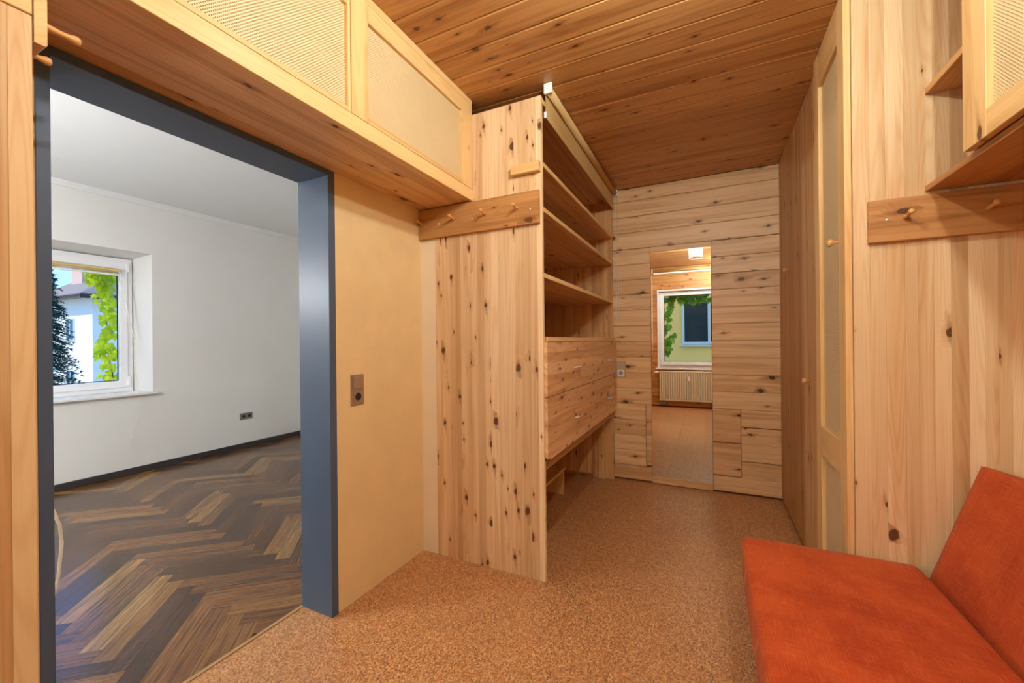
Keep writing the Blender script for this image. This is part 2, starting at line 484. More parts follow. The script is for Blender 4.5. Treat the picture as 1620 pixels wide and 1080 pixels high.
# left room floor with herringbone parquet
fl2 = struct(box('floor_left', (XL-0.1, YF-0.1, -0.2), (WT, YL+0.1, -0.007), plain('dark_subfloor', srgb(46, 32, 22), 0.6)), 'dark herringbone parquet floor of the white room')
L_, W_ = 0.585, 0.585/7
def clip(poly, axis, val, keep):
    out = []
    for i, p in enumerate(poly):
        q = poly[(i+1) % len(poly)]
        ip, iq = keep*(p[axis]-val) >= 0, keep*(q[axis]-val) >= 0
        if ip: out.append(p)
        if ip != iq:
            s = (val-p[axis])/(q[axis]-p[axis])
            out.append((p[0]+(q[0]-p[0])*s, p[1]+(q[1]-p[1])*s))
    return out
ang = R(-45-3)
ca, sa = math.cos(ang), math.sin(ang)
oy = 1.32-(W_/2-1.5*L_)/math.sqrt(2)+math.sqrt(2)*L_*2
ox = -1.0
npl = 0
for m_ in range(-9, 12):
    for k in range(-70, 70):
        for hv in (0, 1):
            bx, by = k*W_+m_*L_, k*W_-m_*L_
            if hv == 0: cs_ = (bx+L_/2, by+W_/2); du = (1, 0)
            else: cs_ = (bx+L_+W_/2, by+W_-L_/2); du = (0, 1)
            wx, wy = cs_[0]*ca-cs_[1]*sa+ox, cs_[0]*sa+cs_[1]*ca+oy
            if not (XL-0.5 < wx < WT+0.5 and 0.0 < wy < YL+0.4): continue
            d = (du[0]*ca-du[1]*sa, du[0]*sa+du[1]*ca)
            nrm = (-d[1], d[0])
            hl, hw = L_/2-0.0004, W_/2-0.0004
            poly = [(wx+d[0]*a*hl+nrm[0]*b*hw, wy+d[1]*a*hl+nrm[1]*b*hw) for a, b in ((-1, -1), (1, -1), (1, 1), (-1, 1))]
            if max(p[1]-(0.42+0.26*(WT-p[0])) for p in poly) < 0: continue
            for axx, val, kp in ((0, XL+0.005, 1), (0, WT-0.012, -1), (1, YL-0.005, -1)):
                poly = clip(poly, axx, val, kp)
                if len(poly) < 3: break
            if len(poly) < 3: continue
            area = abs(sum(p[0]*q[1]-p[1]*q[0] for p, q in zip(poly, poly[1:]+poly[:1])))/2
            if area < 0.0006: continue
            bm = bmesh.new()
            mm = basis((wx, wy, -0.007), (d[0], d[1], 0), (nrm[0], nrm[1], 0), (0, 0, 1))
            inv = mm.inverted()
            loc = [inv @ Vector((p[0], p[1], -0.007)) for p in poly]
            t_ = 0.007+random.uniform(-0.0003, 0.0003)
            lo_ = [bm.verts.new((p.x, p.y, 0)) for p in loc]
            hi_ = [bm.verts.new((p.x, p.y, t_)) for p in loc]
            n_ = len(loc)
            bm.faces.new(hi_)
            for i in range(n_): bm.faces.new((lo_[i], lo_[(i+1) % n_], hi_[(i+1) % n_], hi_[i]))
            obj('parquet_plank', finish(bm), PARQ, fl2, mm)
            npl += 1
print('parquet planks', npl)

# ------------------------------------------------------------------ ceiling
ce = struct(box('ceiling', (WT, YF-0.3, ZC+0.02), (XR+0.2, YB+0.2, ZC+0.25), PINE_BACKING), 'knotty pine board ceiling')
y = 1.868-0.1477*17-0.04
while y < YB-0.02:
    y2 = min(y+0.1477, YB)
    board('plank', (XD, max(y, YF)+0.001, ZC+0.02), (XR, y2-0.001, ZC), 'X', '-Z', PINE_CEIL, ce, 0.006)
    y += 0.1477
struct(box('ceiling_left', (XL-0.45, YF-0.3, ZL), (WT+0.1, YL+0.2, ZL+0.25), WHITE_CEIL), 'white ceiling of the room through the doorway')

# ------------------------------------------------------------------ walls
def wall_mesh(boxes):
    bm = bmesh.new()
    for a, b in boxes: add_box(bm, a, b)
    return bm
# door wall (sand plaster on the room side, white paint on the other)
bm = wall_mesh([((WT, YF-0.3, -0.1), (XD, 0.45, ZL)), ((WT, 1.366, -0.1), (XD, YB+0.2, ZL)), ((WT, 0.45, ZH), (XD, 1.366, ZL))])
me = finish(bm)
me.materials.append(WHITE_WALL); me.materials.append(SAND)
for p in me.polygons: p.material_index = 1 if p.normal.x > 0.5 else 0
wl = struct(obj('wall_left', me, [WHITE_WALL, SAND]), 'sand coloured plaster wall beside the doorway')
struct(box('wall_niche', (XD, YP+0.002, 0), (-1.497, YP+0.03, ZC), CREAM), 'narrow pale plaster return beside the shelf unit')
# steel door frame
df = struct(bpy.data.objects.new('door_1', None), 'grey blue steel door frame without a door')
link(df, None, Matrix.Translation((-1.7, 0.9, 0)))
for nm, a, b in (('jamb', (WT-0.004, 1.346, 0.0), (XD+0.006, 1.384, ZH+0.0)), ('jamb', (WT-0.004, 0.424, 0.0), (XD+0.006, 0.452, ZH)),
                 ('frame_header', (WT-0.004, 0.452, 2.078), (XD+0.006, 1.346, ZH))):
    box(nm, a, b, STEEL, df, 0.0015)
# back wall
wb = struct(box('wall_back', (-1.65, YB+0.012, -0.1), (XR+0.2, YB+0.25, ZC+0.05), PINE_BACKING), 'back wall of horizontal knotty pine boards')
T0 = YB+0.014
def bplank(x0, x1, z0, z1, dy=0.0, mat=PINE_BACK):
    board('plank', (x0+.0006, YB-dy, z0+.001), (x1-.0006, T0, z1-.001), 'X', '-Y', mat, wb, 0.004)
for z0, z1 in ((2.572, ZC), (2.427, 2.572), (2.282, 2.427), (2.130, 2.282)):
    bplank(XS-0.03, XW+0.06, z0, z1)
zr = [2.126, 1.987, 1.845, 1.711, 1.565, 1.421, 1.279, 1.136, 0.992, 0.850, 0.704]
for z1, z0 in zip(zr, zr[1:]):
    bplank(0.026, XW+0.06, z0, z1, 0.006)
    bplank(XS-0.03, -0.469, z0, z1, 0.004)
zf = [0.704, 0.560, 0.418, 0.278, 0.140]
for i, (z1, z0) in enumerate(zip(zf, zf[1:])):
    o_ = 0.004*(i % 2)
    bplank(0.026, 0.2335, z0+o_, z1+o_ if i else z1, 0.006)
    bplank(0.2365, XW+0.06, z0-o_, z1-o_ if i else z1, 0.004)
    bplank(XS-0.03, -0.520, z0, z1, 0.004)
    bplank(-0.517, -0.469, z0+0.012, z1+0.012 if i else z1, 0.003)
bplank(0.026, XW+0.06, 0.012, 0.138, 0.006)
bplank(XS-0.03, -0.469, 0.012, 0.138, 0.004)
bplank(-0.469, 0.026, 2.082, 2.130, 0.0)
# tiny screw heads at the flap
for z in (0.5, 0.62): cyl('screw', (0.226, YB-0.0075, z), (0, 1, 0), 0.004, 0.004, WHITE_PL, wb, 8)
struct(box('wall_right', (XR, YF-0.3, -0.1), (XR+0.2, YB+0.2, ZC+0.1), PINE_FRAME), 'right wall behind the sofa')

# window wall behind the camera
WX0, WX1, WZ0, WZ1 = -0.90, 0.55, 0.752, 2.26
wf = struct(obj('wall_front', finish(wall_mesh([((WT-0.02, YF-0.33, -0.2), (WX0, YF-0.02, ZL)), ((WX1, YF-0.33, -0.2), (XR+0.2, YF-0.02, ZL)),
      ((WX0, YF-0.33, -0.2), (WX1, YF-0.02, WZ0)), ((WX0, YF-0.33, WZ1), (WX1, YF-0.02, ZL))])), [YELLOW, PINE_BACKING]), 'board clad window wall behind the camera')
for p in wf.data.polygons: p.material_index = 1 if p.normal.y > 0.5 else 0
z = ZC
while z > 0.05:
    z0 = max(z-0.1457, 0.022)
    spans = [(XD, XR)]
    if z0 < WZ1 and z > WZ0:
        spans = [(XD, WX0), (WX1, XR)]
        if z > WZ1: board('plank', (WX0+.0005, YF-0.02, WZ1+.0006), (WX1-.0005, YF, z-.0006), 'X', '+Y', PINE_CEIL, wf, 0.003)
        if z0 < WZ0: board('plank', (WX0+.0005, YF-0.02, z0+.0006), (WX1-.0005, YF, WZ0-.0006), 'X', '+Y', PINE_CEIL, wf, 0.003)
    for a, b in spans:
        board('plank', (a, YF-0.02, z0+.0006), (b, YF, z-.0006), 'X', '+Y', PINE_CEIL, wf, 0.003)
    z = z0

# left room walls
LW0, LW1, LZ0, LZ1 = 0.66, 2.19, 0.79, 2.235
def ring_boxes(xa, xb, y0, y1, z0, z1):
    return [((xa, YF-0.3, -0.2), (xb, y0, ZL)), ((xa, y1, -0.2), (xb, YL+0.2, ZL)), ((xa, y0, -0.2), (xb, y1, z0)), ((xa, y0, z1), (xb, y1, ZL))]
LB0, LB1, LT1 = LW0+0.06, 2.132, 2.195     # the reveal narrows towards the window
bm = wall_mesh(ring_boxes(XL-0.337, XL, LW0, LW1, LZ0, LZ1))
for v in bm.verts:
    if v.co.x < XL-0.3:
        if abs(v.co.y-LW1) < 1e-4: v.co.y = LB1
        elif abs(v.co.y-LW0) < 1e-4: v.co.y = LB0
        if abs(v.co.z-LZ1) < 1e-4: v.co.z = LT1
for bb in ring_boxes(XL-0.42, XL-0.337, LB0+0.03, LB1-0.03, LZ0+0.05, LT1-0.03): add_box(bm, *bb)
wll = struct(obj('wall_left_room', finish(bm), WHITE_WALL), 'white wall with the window seen through the doorway')
struct(box('wall_upper_bounce', (XL-0.42, YF-0.33, ZL+0.26), (XR+3.0, YL+0.2, 8.5), paint('pale_render', srgb(238, 226, 196), 0.9, 0.02, 1.0)), 'unseen upper storeys added to bounce sun onto the yellow building')  # unseen block added to throw sunlight back across the alley
struct(box('wall_far', (XL-0.1, YL, -0.2), (WT+0.01, YL+0.2, ZL), WHITE_WALL), 'white end wall of the room through the doorway')
struct(box('wall_near', (XL-0.1, YF-0.28, -0.2), (WT-0.03, YF, ZL), WHITE_WALL), 'white near wall of the room through the doorway')
# baseboard and crown moulding
board_b = struct(box('baseboard_left', (XL+0.001, YF+0.01, 0.0), (XL+0.018, YL-0.01, 0.062), DARKBASE, None, 0.003), 'black baseboard under the white wall')
bm = bmesh.new()
prof = [(0, 0), (0.012, 0), (0.016, 0.018), (0.030, 0.040), (0.034, 0.052), (0, 0.052)]
va = [bm.verts.new((p, -2.3, q)) for p, q in prof]; vb = [bm.verts.new((p, 2.3, q)) for p, q in prof]
for i in range(6): bm.faces.new((va[i], va[(i+1) % 6], vb[(i+1) % 6], vb[i]))
bm.faces.new(va); bm.faces.new(vb)
struct(obj('trim_2', finish(bm), WHITE_CEIL, None, Matrix.Translation((XL, 1.63, ZL-0.053))), 'slim white crown moulding along the white wall')

# ------------------------------------------------------------------ windows
def ring_mesh(w, h, t, d, bev=0.004):
    """rectangular frame, outer size w x h, bar width t, depth d, centred; x right, z up, y depth"""
    bm = bmesh.new()
    add_box(bm, (-w/2, -d/2, -h/2), (-w/2+t, d/2, h/2), bev)
    add_box(bm, (w/2-t, -d/2, -h/2), (w/2, d/2, h/2), bev)
    add_box(bm, (-w/2+t*0.9, -d/2*.998, -h/2), (w/2-t*0.9, d/2*.998, -h/2+t), bev)
    add_box(bm, (-w/2+t*0.9, -d/2*.998, h/2-t), (w/2-t*0.9, d/2*.998, h/2), bev)
    return finish(bm)
def window(name, origin, xdir, ydir, w, h, label, ft=0.055, st=0.065):
    """ydir points into the room; origin at the frame centre"""
    r = struct(bpy.data.objects.new(name, None), label)
    mm = basis(Vector(origin), xdir, ydir, (0, 0, 1))
    link(r, None, mm)
    obj('frame', ring_mesh(w, h, ft, 0.07), UPVC, r, mm)
    ms = mm @ Matrix.Translation((0, 0.018, 0))
    obj('sash', ring_mesh(w-2*ft+0.02, h-2*ft+0.02, st, 0.07, 0.006), UPVC, r, ms)
    gw, gh = w-2*ft-2*st+0.03, h-2*ft-2*st+0.03
    bm = bmesh.new(); add_box(bm, (-gw/2, -0.003, -gh/2), (gw/2, 0.003, gh/2))
    obj('pane', finish(bm), PANE, r, ms)
    bm = bmesh.new()
    iw, ih = gw-0.03, gh-0.03
    for a, b in (((-iw/2-.004, .006, -ih/2-.004), (iw/2+.004, .012, -ih/2+.004)), ((-iw/2-.004, .006, ih/2-.004), (iw/2+.004, .012, ih/2+.004)),
                 ((-iw/2-.004, .006, -ih/2), (-iw/2+.004, .012, ih/2)), ((iw/2-.004, .006, -ih/2), (iw/2+.004, .012, ih/2))): add_box(bm, a, b)
    obj('gasket', finish(bm), HOLE, r, ms)
    return r, mm
w1, m1 = window('window_1', (XL-0.30, (LB0+LB1)/2, 1.499), (0, -1, 0), (1, 0, 0), LB1-LB0, 1.38, 'white plastic window with a raised blind in the white room')
w1w = LB1-LB0
for zz in (0.60, -0.58):   # hinges at the right hand side
    bm = bmesh.new(); add_box(bm, (-0.010, -0.010, -0.045), (0.010, 0.012, 0.045), 0.003)
    obj('hinge', finish(bm), WHITE_PL, w1, m1 @ Matrix.Translation((-w1w/2+0.045, 0.058, zz)))
struct(box('window_1_sill', (XL-0.264, LB0+0.002, 0.789), (XL-0.001, LB1-0.002, 0.809), SILL_M, None, 0.002), 'white window sill in the white room')
box('nosing', (XL-0.001, LW0-0.02, 0.785), (XL+0.05, LW1+0.022, 0.809), SILL_M, bpy.data.objects['window_1_sill'], 0.005)
w2, m2 = window('window_2', ((WX0+WX1)/2, YF-0.14, (WZ0+WZ1)/2), (1, 0, 0), (0, 1, 0), WX1-WX0, WZ1-WZ0, 'white plastic window behind the camera seen in the mirror')
bm = bmesh.new()
add_box(bm, (-0.012, 0.05, -0.03), (0.012, 0.062, 0.03), 0.003); add_box(bm, (-0.01, 0.062, -0.11), (0.01, 0.08, 0.01), 0.004)
obj('handle', finish(bm), WHITE_PL, w2, m2 @ Matrix.Translation((0.62, 0.0, 0)))
cas = struct(bpy.data.objects.new('trim_3', None), 'white casing round the window behind the camera')
link(cas, None, Matrix.Translation((-0.17, YF, 1.5)))
for a, b in (((WX0-0.001, YF-0.105, WZ0), (WX0+0.028, YF+0.012, WZ1)), ((WX1-0.028, YF-0.105, WZ0), (WX1+0.001, YF+0.012, WZ1)), ((WX0+0.028, YF-0.105, WZ1-0.028), (WX1-0.028, YF+0.012, WZ1))):
    box('casing', a, b, UPVC, cas, 0.003)
struct(box('window_2_sill', (WX0-0.03, YF-0.10, WZ0-0.03), (WX1+0.03, YF+0.06, WZ0), SILL_M, None, 0.005), 'white sill of the window behind the camera')

# ------------------------------------------------------------------ shelf unit (left of the passage)
su = empty('shelf_unit', (-1.15, 2.95, 0), 'tall built-in pine shelf unit with two drawers beside the mirror wall', 'shelf unit')
ed = [-1.495, -1.462, -1.425, -1.392, -1.352, -1.318, -1.281, -1.247, -1.203, -1.160, -1.117, -1.065, -1.012, -0.962, -0.918, -0.872, -0.828, XS]
strips('side_strip', su, 'Z', 'X', '-Y', {'X': (-1.495, XS), 'Y': (YP, YP+0.022), 'Z': (0.0, 2.606)}, PINE_SIDE, edges=ed, c=0.0005, gap=0.00015)
strips('end_strip', su, 'Z', 'X', '-Y', {'X': (-1.495, XS-0.004), 'Y': (3.812, 3.842), 'Z': (0.0, 2.606)}, PINE_SHELF, (0.05, 0.09), 5)
strips('back_strip', su, 'Z', 'Y', '+X', {'X': (-1.495, -1.475), 'Y': (YP+0.024, 3.811), 'Z': (0.0, 2.60)}, PINE_DRAWER, (0.05, 0.10), 6)
for zt in (2.604, 2.262, 2.018, 1.660, 1.312):
    top = zt == 1.312
    board('shelf', (-1.474, YP+0.024, zt-0.026), (XS-(0.010 if not top else -0.008), 3.811, zt), 'Y', '-Z', PINE_SHELF, su, 0.001)
    board('shelf_edge', (XS-(0.0095 if not top else -0.0085), YP+0.024, zt-0.026), (XS-(0.001 if not top else -0.016), 3.811, zt), 'Y', '+X', PINE_FRAME, su, 0.002)
# peg-hole column on the far end panel
for i in range(14):
    cyl('pin_hole', (-0.845, 3.8115, 1.36+0.085*i), (0, 1, 0), 0.003, 0.002, HOLE, su, 8)
def drawer(z0, z1, sd):
    d = box('drawer', (XS-0.30, YP+0.03, z0+0.02), (XS+0.001, 3.80, z1-0.03), PINE_BACKING, su)
    strips('front_strip', d, 'Y', 'Z', '+X', {'X': (XS+0.001, XS+0.020), 'Y': (YP+0.006, 3.846), 'Z': (z0, z1)}, PINE_DRAWER, (0.045, 0.07), sd, c=0.0004, gap=0.0001)
    zc = z0+(z1-z0)*0.44
    for yc in (2.58, 3.53):
        pts = [(XS+0.018, yc-0.052, zc), (XS+0.036, yc-0.040, zc+0.002), (XS+0.044, yc, zc+0.003), (XS+0.036, yc+0.040, zc+0.002), (XS+0.018, yc+0.052, zc)]
        h = tube('handle', pts, 0.006, CHROME, d, 8)
        h['label'] = 'slim chrome bow handle'
drawer(0.988, 1.283, 11)
drawer(0.648, 0.984, 12)
board('rail', (XS-0.06, YP+0.024, 0.58), (XS-0.012, 3.811, 0.645), 'Y', '+X', PINE_AMBER, su, 0.002)
board('bottom_panel', (-1.474, YP+0.024, 0.60), (XS-0.061, 3.811, 0.622), 'Y', '-Z', PINE_AMBER, su, 0.001)
board('post', (-0.94, 3.785, 0.0), (-0.885, 3.811, 0.598), 'Z', '-Y', PINE_FRAME, su, 0.002)
box('toe_board', (-1.474, 3.80, 0.0), (-1.0, 3.811, 0.03), PINE_AMBER, su, 0.002)

# footstool under the drawers
st_ = empty('footstool', (-1.24, 3.02, 0), 'low wooden footstool on the cork floor under the drawers', 'stool')
board('seat', (-1.40, 2.72, 0.203), (-1.10, 3.29, 0.223), 'Y', '+Z', PINE_FRAME, st_, 0.003)
for y0 in (2.74, 3.262): board('leg', (-1.39, y0, 0.0), (-1.11, y0+0.022, 0.203), 'Z', '-X', PINE_FRAME, st_, 0.002)
board('stretcher', (-1.26, 2.762, 0.09), (-1.24, 3.262, 0.15), 'Y', '+X', PINE_FRAME, st_, 0.002)

# block on the side panel
wbk = board('wooden_block', (-0.966, YP-0.032, 2.196), (-0.801, YP-0.0005, 2.25), 'X', '-Y', PINE_FRAME, None, 0.004)
tag(wbk, 'small light pine block screwed to the shelf side above the pegs', 'block')

# ------------------------------------------------------------------ coat racks
PEGP = [(0.0, 0.0095), (0.012, 0.0085), (0.03, 0.0068), (0.042, 0.0072), (0.050, 0.0095), (0.057, 0.0118), (0.063, 0.0112), (0.067, 0.007), (0.0685, 0.002)]
def peg(parent, p, d, s=1.0):
    d = Vector(d).normalized()
    pts = [Vector(p)+d*(a*s) for a, b in PEGP]
    o = tube('peg', pts, 0.01, PEG_WOOD, parent, 14, [b*s for a, b in PEGP])
    return o
def screw(parent, p, d):
    cyl('screw', Vector(p)+Vector(d)*0.0005, d, 0.0042, 0.003, WHITE_PL, parent, 10)
rk = empty('coat_rack', (-1.2, YP, 1.92), 'amber pine coat rack with four pegs below the overhead cabinet', 'coat rack')
board('board', (-1.604, YP-0.022, 1.920), (-0.808, YP-0.0005, 2.098), 'X', '-Y', PINE_AMBER, rk, 0.003)
for px in (-1.575, -1.345, -1.135, -0.935): peg(rk, (px, YP-0.021, 2.012), (0.02, -1, 0.16), 0.9)
for px in (-1.45, -1.22, -0.855): screw(rk, (px, YP-0.0225, 2.0), (0, -1, 0))
rk2 = empty('coat_rack', (0.86, YP, 1.654), 'amber pine coat rack on the wardrobe side above the orange sofa', 'coat rack')
board('board', (0.561, YP-0.020, 1.654), (1.20, YP-0.0005, 1.816), 'X', '-Y', PINE_AMBER, rk2, 0.003)
for px in (0.668, 0.888, 1.105): peg(rk2, (px, YP-0.019, 1.740), (0.02, -1, 0.18), 0.85)
for px in (0.613, 0.985): screw(rk2, (px, YP-0.0205, 1.737), (0, -1, 0))
rk3 = empty('coat_rack', (-1.4, 0.33, 1.918), 'pine coat rack seen end-on at the left edge over the doorway', 'coat rack')
board('board', (-1.602, 0.3245, 1.907), (-1.226, 0.343, 2.085), 'X', '+Y', PINE_FRAME, rk3, 0.003)
for px in (-1.243, -1.40): peg(rk3, (px, 0.343, 1.958 if px > -1.3 else 1.962), (0, 1, 0.0), 0.82)

# ------------------------------------------------------------------ left tall cabinet (post at the left edge)
tc = empty('tall_cabinet', (-1.4, -0.18, 0), 'tall pine cabinet at the left edge beside the doorway', 'cabinet')
strips('front_strip', tc, 'Z', 'Y', '+X', {'X': (-1.247, XC), 'Y': (YF+0.03, 0.323), 'Z': (0.0, 1.956)}, PINE_RIGHT, edges=[YF+0.03, -0.5, -0.36, -0.20, -0.05, 0.09, 0.19, 0.2885, 0.3215], c=0.0005, gap=0.00015)
board('side_panel', (-1.602, 0.302, 0.0), (-1.249, 0.323, 2.10), 'Z', '+Y', PINE_AMBER, tc, 0.001)
board('top_rail', (-1.247, YF+0.03, 1.960), (XC, 0.3215, 2.10), 'Y', '+X', PINE_FRAME, tc, 0.0015)
board('back_panel', (-1.602, YF+0.03, 0.0), (-1.592, 0.30, 2.10), 'Z', '+X', PINE_BACKING, tc, 0.001)

# ------------------------------------------------------------------ framed cane doors
def cane_door(parent, name, frame_dir, u0, u1, z0, z1, xf, th, nx, stile=0.085, rail=0.085, rail_b=None, mids=(), stile2=None):
    """door in a plane X = const; u = Y; xf = front plane X, nx = +1/-1 facing; th thickness"""
    rail_b = rail if rail_b is None else rail_b
    stile2 = stile if stile2 is None else stile2
    d = bpy.data.objects.new(name, None)
    link(d, parent, Matrix.Translation((xf, (u0+u1)/2, z0)))
    xa, xb = (xf-th*nx, xf)
    nn = '+X' if nx > 0 else '-X'
    board('stile', (xa, u0, z0), (xb, u0+stile, z1), 'Z', nn, PINE_FRAME, d, 0.0015)
    board('stile', (xa, u1-stile2, z0), (xb, u1, z1), 'Z', nn, PINE_FRAME, d, 0.0015)
    a, b = u0+stile+0.0004, u1-stile2-0.0004
    board('rail', (xa, a, z1-rail), (xb, b, z1), 'Y', nn, PINE_FRAME, d, 0.0015)
    board('rail', (xa, a, z0), (xb, b, z0+rail_b), 'Y', nn, PINE_FRAME, d, 0.0015)
    zs = [z0+rail_b]
    for m0, m1_ in mids:
        board('rail', (xa, a, m0), (xb, b, m1_), 'Y', nn, PINE_FRAME, d, 0.0015)
        zs += [m0, m1_]
    zs.append(z1-rail)
    for s, e in zip(zs[::2], zs[1::2]):
        xm = xf-nx*(th-0.004)
        bm = bmesh.new(); add_box(bm, (-(e-s)/2-.004, -(b-a)/2-.004, -0.0012), ((e-s)/2+.004, (b-a)/2+.004, 0.0012))
        o = obj('cane_panel', finish(bm), CANE, d, basis(((xm), (a+b)/2, (s+e)/2), (0, 0, 1), (0, 1, 0) if nx < 0 else (0, -1, 0), (nx if False else (1 if nx > 0 else -1), 0, 0)))
    return d

oc = empty('overhead_cabinet', (-1.4, 0.95, ZH), 'long overhead pine cabinet with woven cane doors above the doorway', 'cabinet')
strips('soffit_strip', oc, 'Y', 'X', '-Z', {'X': (XD+0.001, XC-0.021), 'Y': (YF+0.02, YP-0.001), 'Z': (ZH+0.002, ZH+0.022)}, PINE_SOFFIT, (0.06, 0.085), 31)
board('front_rail', (XC-0.020, YF+0.02, ZH+0.001), (XC, YP-0.001, 2.172), 'Y', '+X', PINE_FRAME, oc, 0.0015)
board('top_rail', (XC-0.020, YF+0.02, 2.655), (XC-0.001, YP-0.001, ZC-0.001), 'Y', '+X', PINE_FRAME, oc, 0.0015)
cane_door(oc, 'door', None, 1.144, YP-0.002, 2.174, 2.653, XC, 0.021, 1, 0.088, 0.072, 0.022, stile2=0.075+0.032)
cane_door(oc, 'door', None, 0.235, 1.141, 2.174, 2.653, XC-0.001, 0.021, 1, 0.088, 0.072, 0.018, stile2=0.014)
cane_door(oc, 'door', None, YF+0.03, 0.232, 2.174, 2.653, XC, 0.021, 1, 0.088, 0.072, 0.022)
box('back_panel', (XD+0.001, YF+0.02, ZH+0.024), (XD+0.012, YP-0.001, ZC-0.002), PINE_AMBER, oc)
box('end_panel', (XD+0.013, YP-0.021, ZH+0.024), (XC-0.022, YP-0.0015, ZC-0.002), PINE_AMBER, oc)
box('end_panel', (XD+0.013, YF+0.02, ZH+0.024), (XC-0.022, YF+0.04, ZC-0.002), PINE_AMBER, oc)

# ------------------------------------------------------------------ wardrobe on the right
wr = empty('wardrobe', (0.86, 2.95, 0), 'full height pine wardrobe along the right side of the passage', 'wardrobe')
edr = [XW+0.002, 0.569, 0.616, 0.671, 0.709, 0.753, 0.799, 0.845, 0.887, 0.920, 0.953, 1.003, 1.05, 1.098, 1.14, 1.19, XR-0.002]
strips('side_strip', wr, 'Z', 'X', '-Y', {'X': (XW, XR), 'Y': (YP+0.001, YP+0.022), 'Z': (0.0, ZC-0.002)}, PINE_RIGHT, edges=edr, c=0.0005, gap=0.00015)
def knob(parent, p, d):
    pts = [(0, .006), (.012, .006), (.018, .009), (.024, .0145), (.031, .0165), (.037, .014), (.041, .006), (.042, .001)]
    dv = Vector(d)
    return tube('knob', [Vector(p)+dv*a for a, b in pts], 0.01, PEG_WOOD, parent, 14, [b for a, b in pts])
cd = cane_door(wr, 'cane_door', None, YP+0.012, 2.545, 0.02, ZC-0.003, 0.494, 0.022, -1, 0.088, 0.165, 0.10, mids=((0.72, 0.86),), stile2=0.085)
knob(cd, (0.4935, 2.128, 1.690), (-1, 0, 0))
for y0, y1, ky, kz, sd in ((2.549, 3.195, 2.80, 1.05, 41), (3.199, YB-0.008, 3.44, 1.776, 42)):
    d = box('door', (XW+0.018, y0, 0.02), (XW+0.024, y1, ZC-0.003), PINE_BACKING, wr)
    strips('door_strip', d, 'Z', 'Y', '-X', {'X': (XW, XW+0.018), 'Y': (y0, y1), 'Z': (0.02, ZC-0.003)}, PINE_DOOR, (0.055, 0.10), sd, c=0.0012, gap=0.0004)
    knob(d, (XW, ky, kz), (-1, 0, 0))
box('plinth', (XW+0.012, YP+0.025, 0.0), (XW+0.03, YB-0.002, 0.018), plain('dark_plinth', srgb(52, 34, 20), 0.7), wr)
box('carcass_back', (XR-0.02, YP+0.024, 0.0), (XR-0.003, YB-0.002, ZC-0.003), PINE_BACKING, wr)

# ------------------------------------------------------------------ upper wall cabinet over the sofa
uc = empty('wall_cabinet', (1.0, 1.2, 1.83), 'upper pine cabinet with cane door and open corner shelves over the sofa', 'cabinet')
board('bottom_board', (0.730, 0.2, 1.830), (XR-0.002, YP-0.001, 1.850), 'Y', '-Z', PINE_AMBER, uc, 0.001)
board('corner_shelf', (0.732, 1.7215, 2.190), (XR-0.002, YP-0.001, 2.212), 'Y', '-Z', PINE_AMBER, uc, 0.001)
cane_door(uc, 'door', None, 1.00, 1.722, 1.853, ZC-0.004, 0.705, 0.021, -1, 0.09, 0.085, 0.075, stile2=0.116)
cane_door(uc, 'door', None, 0.205, 0.996, 1.853, ZC-0.004, 0.705, 0.021, -1, 0.09, 0.085, 0.075)
board('side_panel', (0.7265, 1.700, 1.851), (XR-0.003, 1.720, ZC-0.003), 'Z', '+Y', PINE_AMBER, uc, 0.001)
board('side_panel', (0.7265, 0.2, 1.851), (XR-0.003, 0.22, ZC-0.003), 'Z', '-Y', PINE_AMBER, uc, 0.001)

# ------------------------------------------------------------------ mirror
mi = empty('wall_mirror', (-0.22, YB, 0.06), 'tall frameless mirror set in the pine back wall', 'mirror')
box('mirror_glass', (-0.4665, YB-0.004, 0.062), (0.0235, YB+0.011, 2.081), MIRROR, mi)
board('base_board', (-0.4665, YB-0.014, 0.004), (0.0235, YB+0.011, 0.061), 'X', '-Y', PINE_BACK, mi, 0.002)

# ------------------------------------------------------------------ roller blinds
def chain(parent, x, y, z1, z0):
    pts = []
    for i in range(13): pts.append((x, y, z1+(z0-z1)*i/12))
    for i in range(1, 6): pts.append((x+0.009*(1-math.cos(math.pi*i/6)), y, z0-0.012*math.sin(math.pi*i/6)))
    for i in range(13): pts.append((x+0.018, y, z0+(z1-z0)*i/12))
    tube('pull_chain', pts, 0.0022, WHITE_PL, parent, 6)
rb = empty('roller_blind', (-0.77, 2.95, 2.62), 'rolled up beige roller blind along the top of the shelf unit', 'blind')
cyl('roller_tube', (-0.772, 2.955, 2.655), (0, 1, 0), 0.021, 1.73, BLIND_M, rb, 24)
box('bracket', (-0.797, 2.072, 2.632), (-0.748, 2.088, ZC-0.001), WHITE_PL, rb, 0.006)
box('bracket', (-0.797, 3.822, 2.632), (-0.748, 3.838, ZC-0.001), WHITE_PL, rb, 0.006)
box('blind_fabric', (-0.7925, 2.092, 2.535), (-0.7915, 3.818, 2.655), BLIND_M, rb)
box('bottom_bar', (-0.7955, 2.085, 2.505), (-0.784, 3.820, 2.535), BLIND_M, rb, 0.003)
box('bar_cap', (-0.7965, 2.075, 2.503), (-0.783, 2.085, 2.537), WHITE_PL, rb, 0.002)
chain(rb, -0.768, 3.838, 2.64, 1.47)
rb2 = empty('roller_blind', (-0.17, YF+0.04, 2.62), 'rolled up pale roller blind above the mirrored window', 'blind')
cyl('roller_tube', (-0.17, YF+0.045, 2.62), (1, 0, 0), 0.022, 1.60, BLIND_M, rb2, 20)
for px in (-0.985, 0.645): box('bracket', (px-0.008, YF+0.001, 2.59), (px+0.008, YF+0.072, 2.66), WHITE_PL, rb2, 0.004)
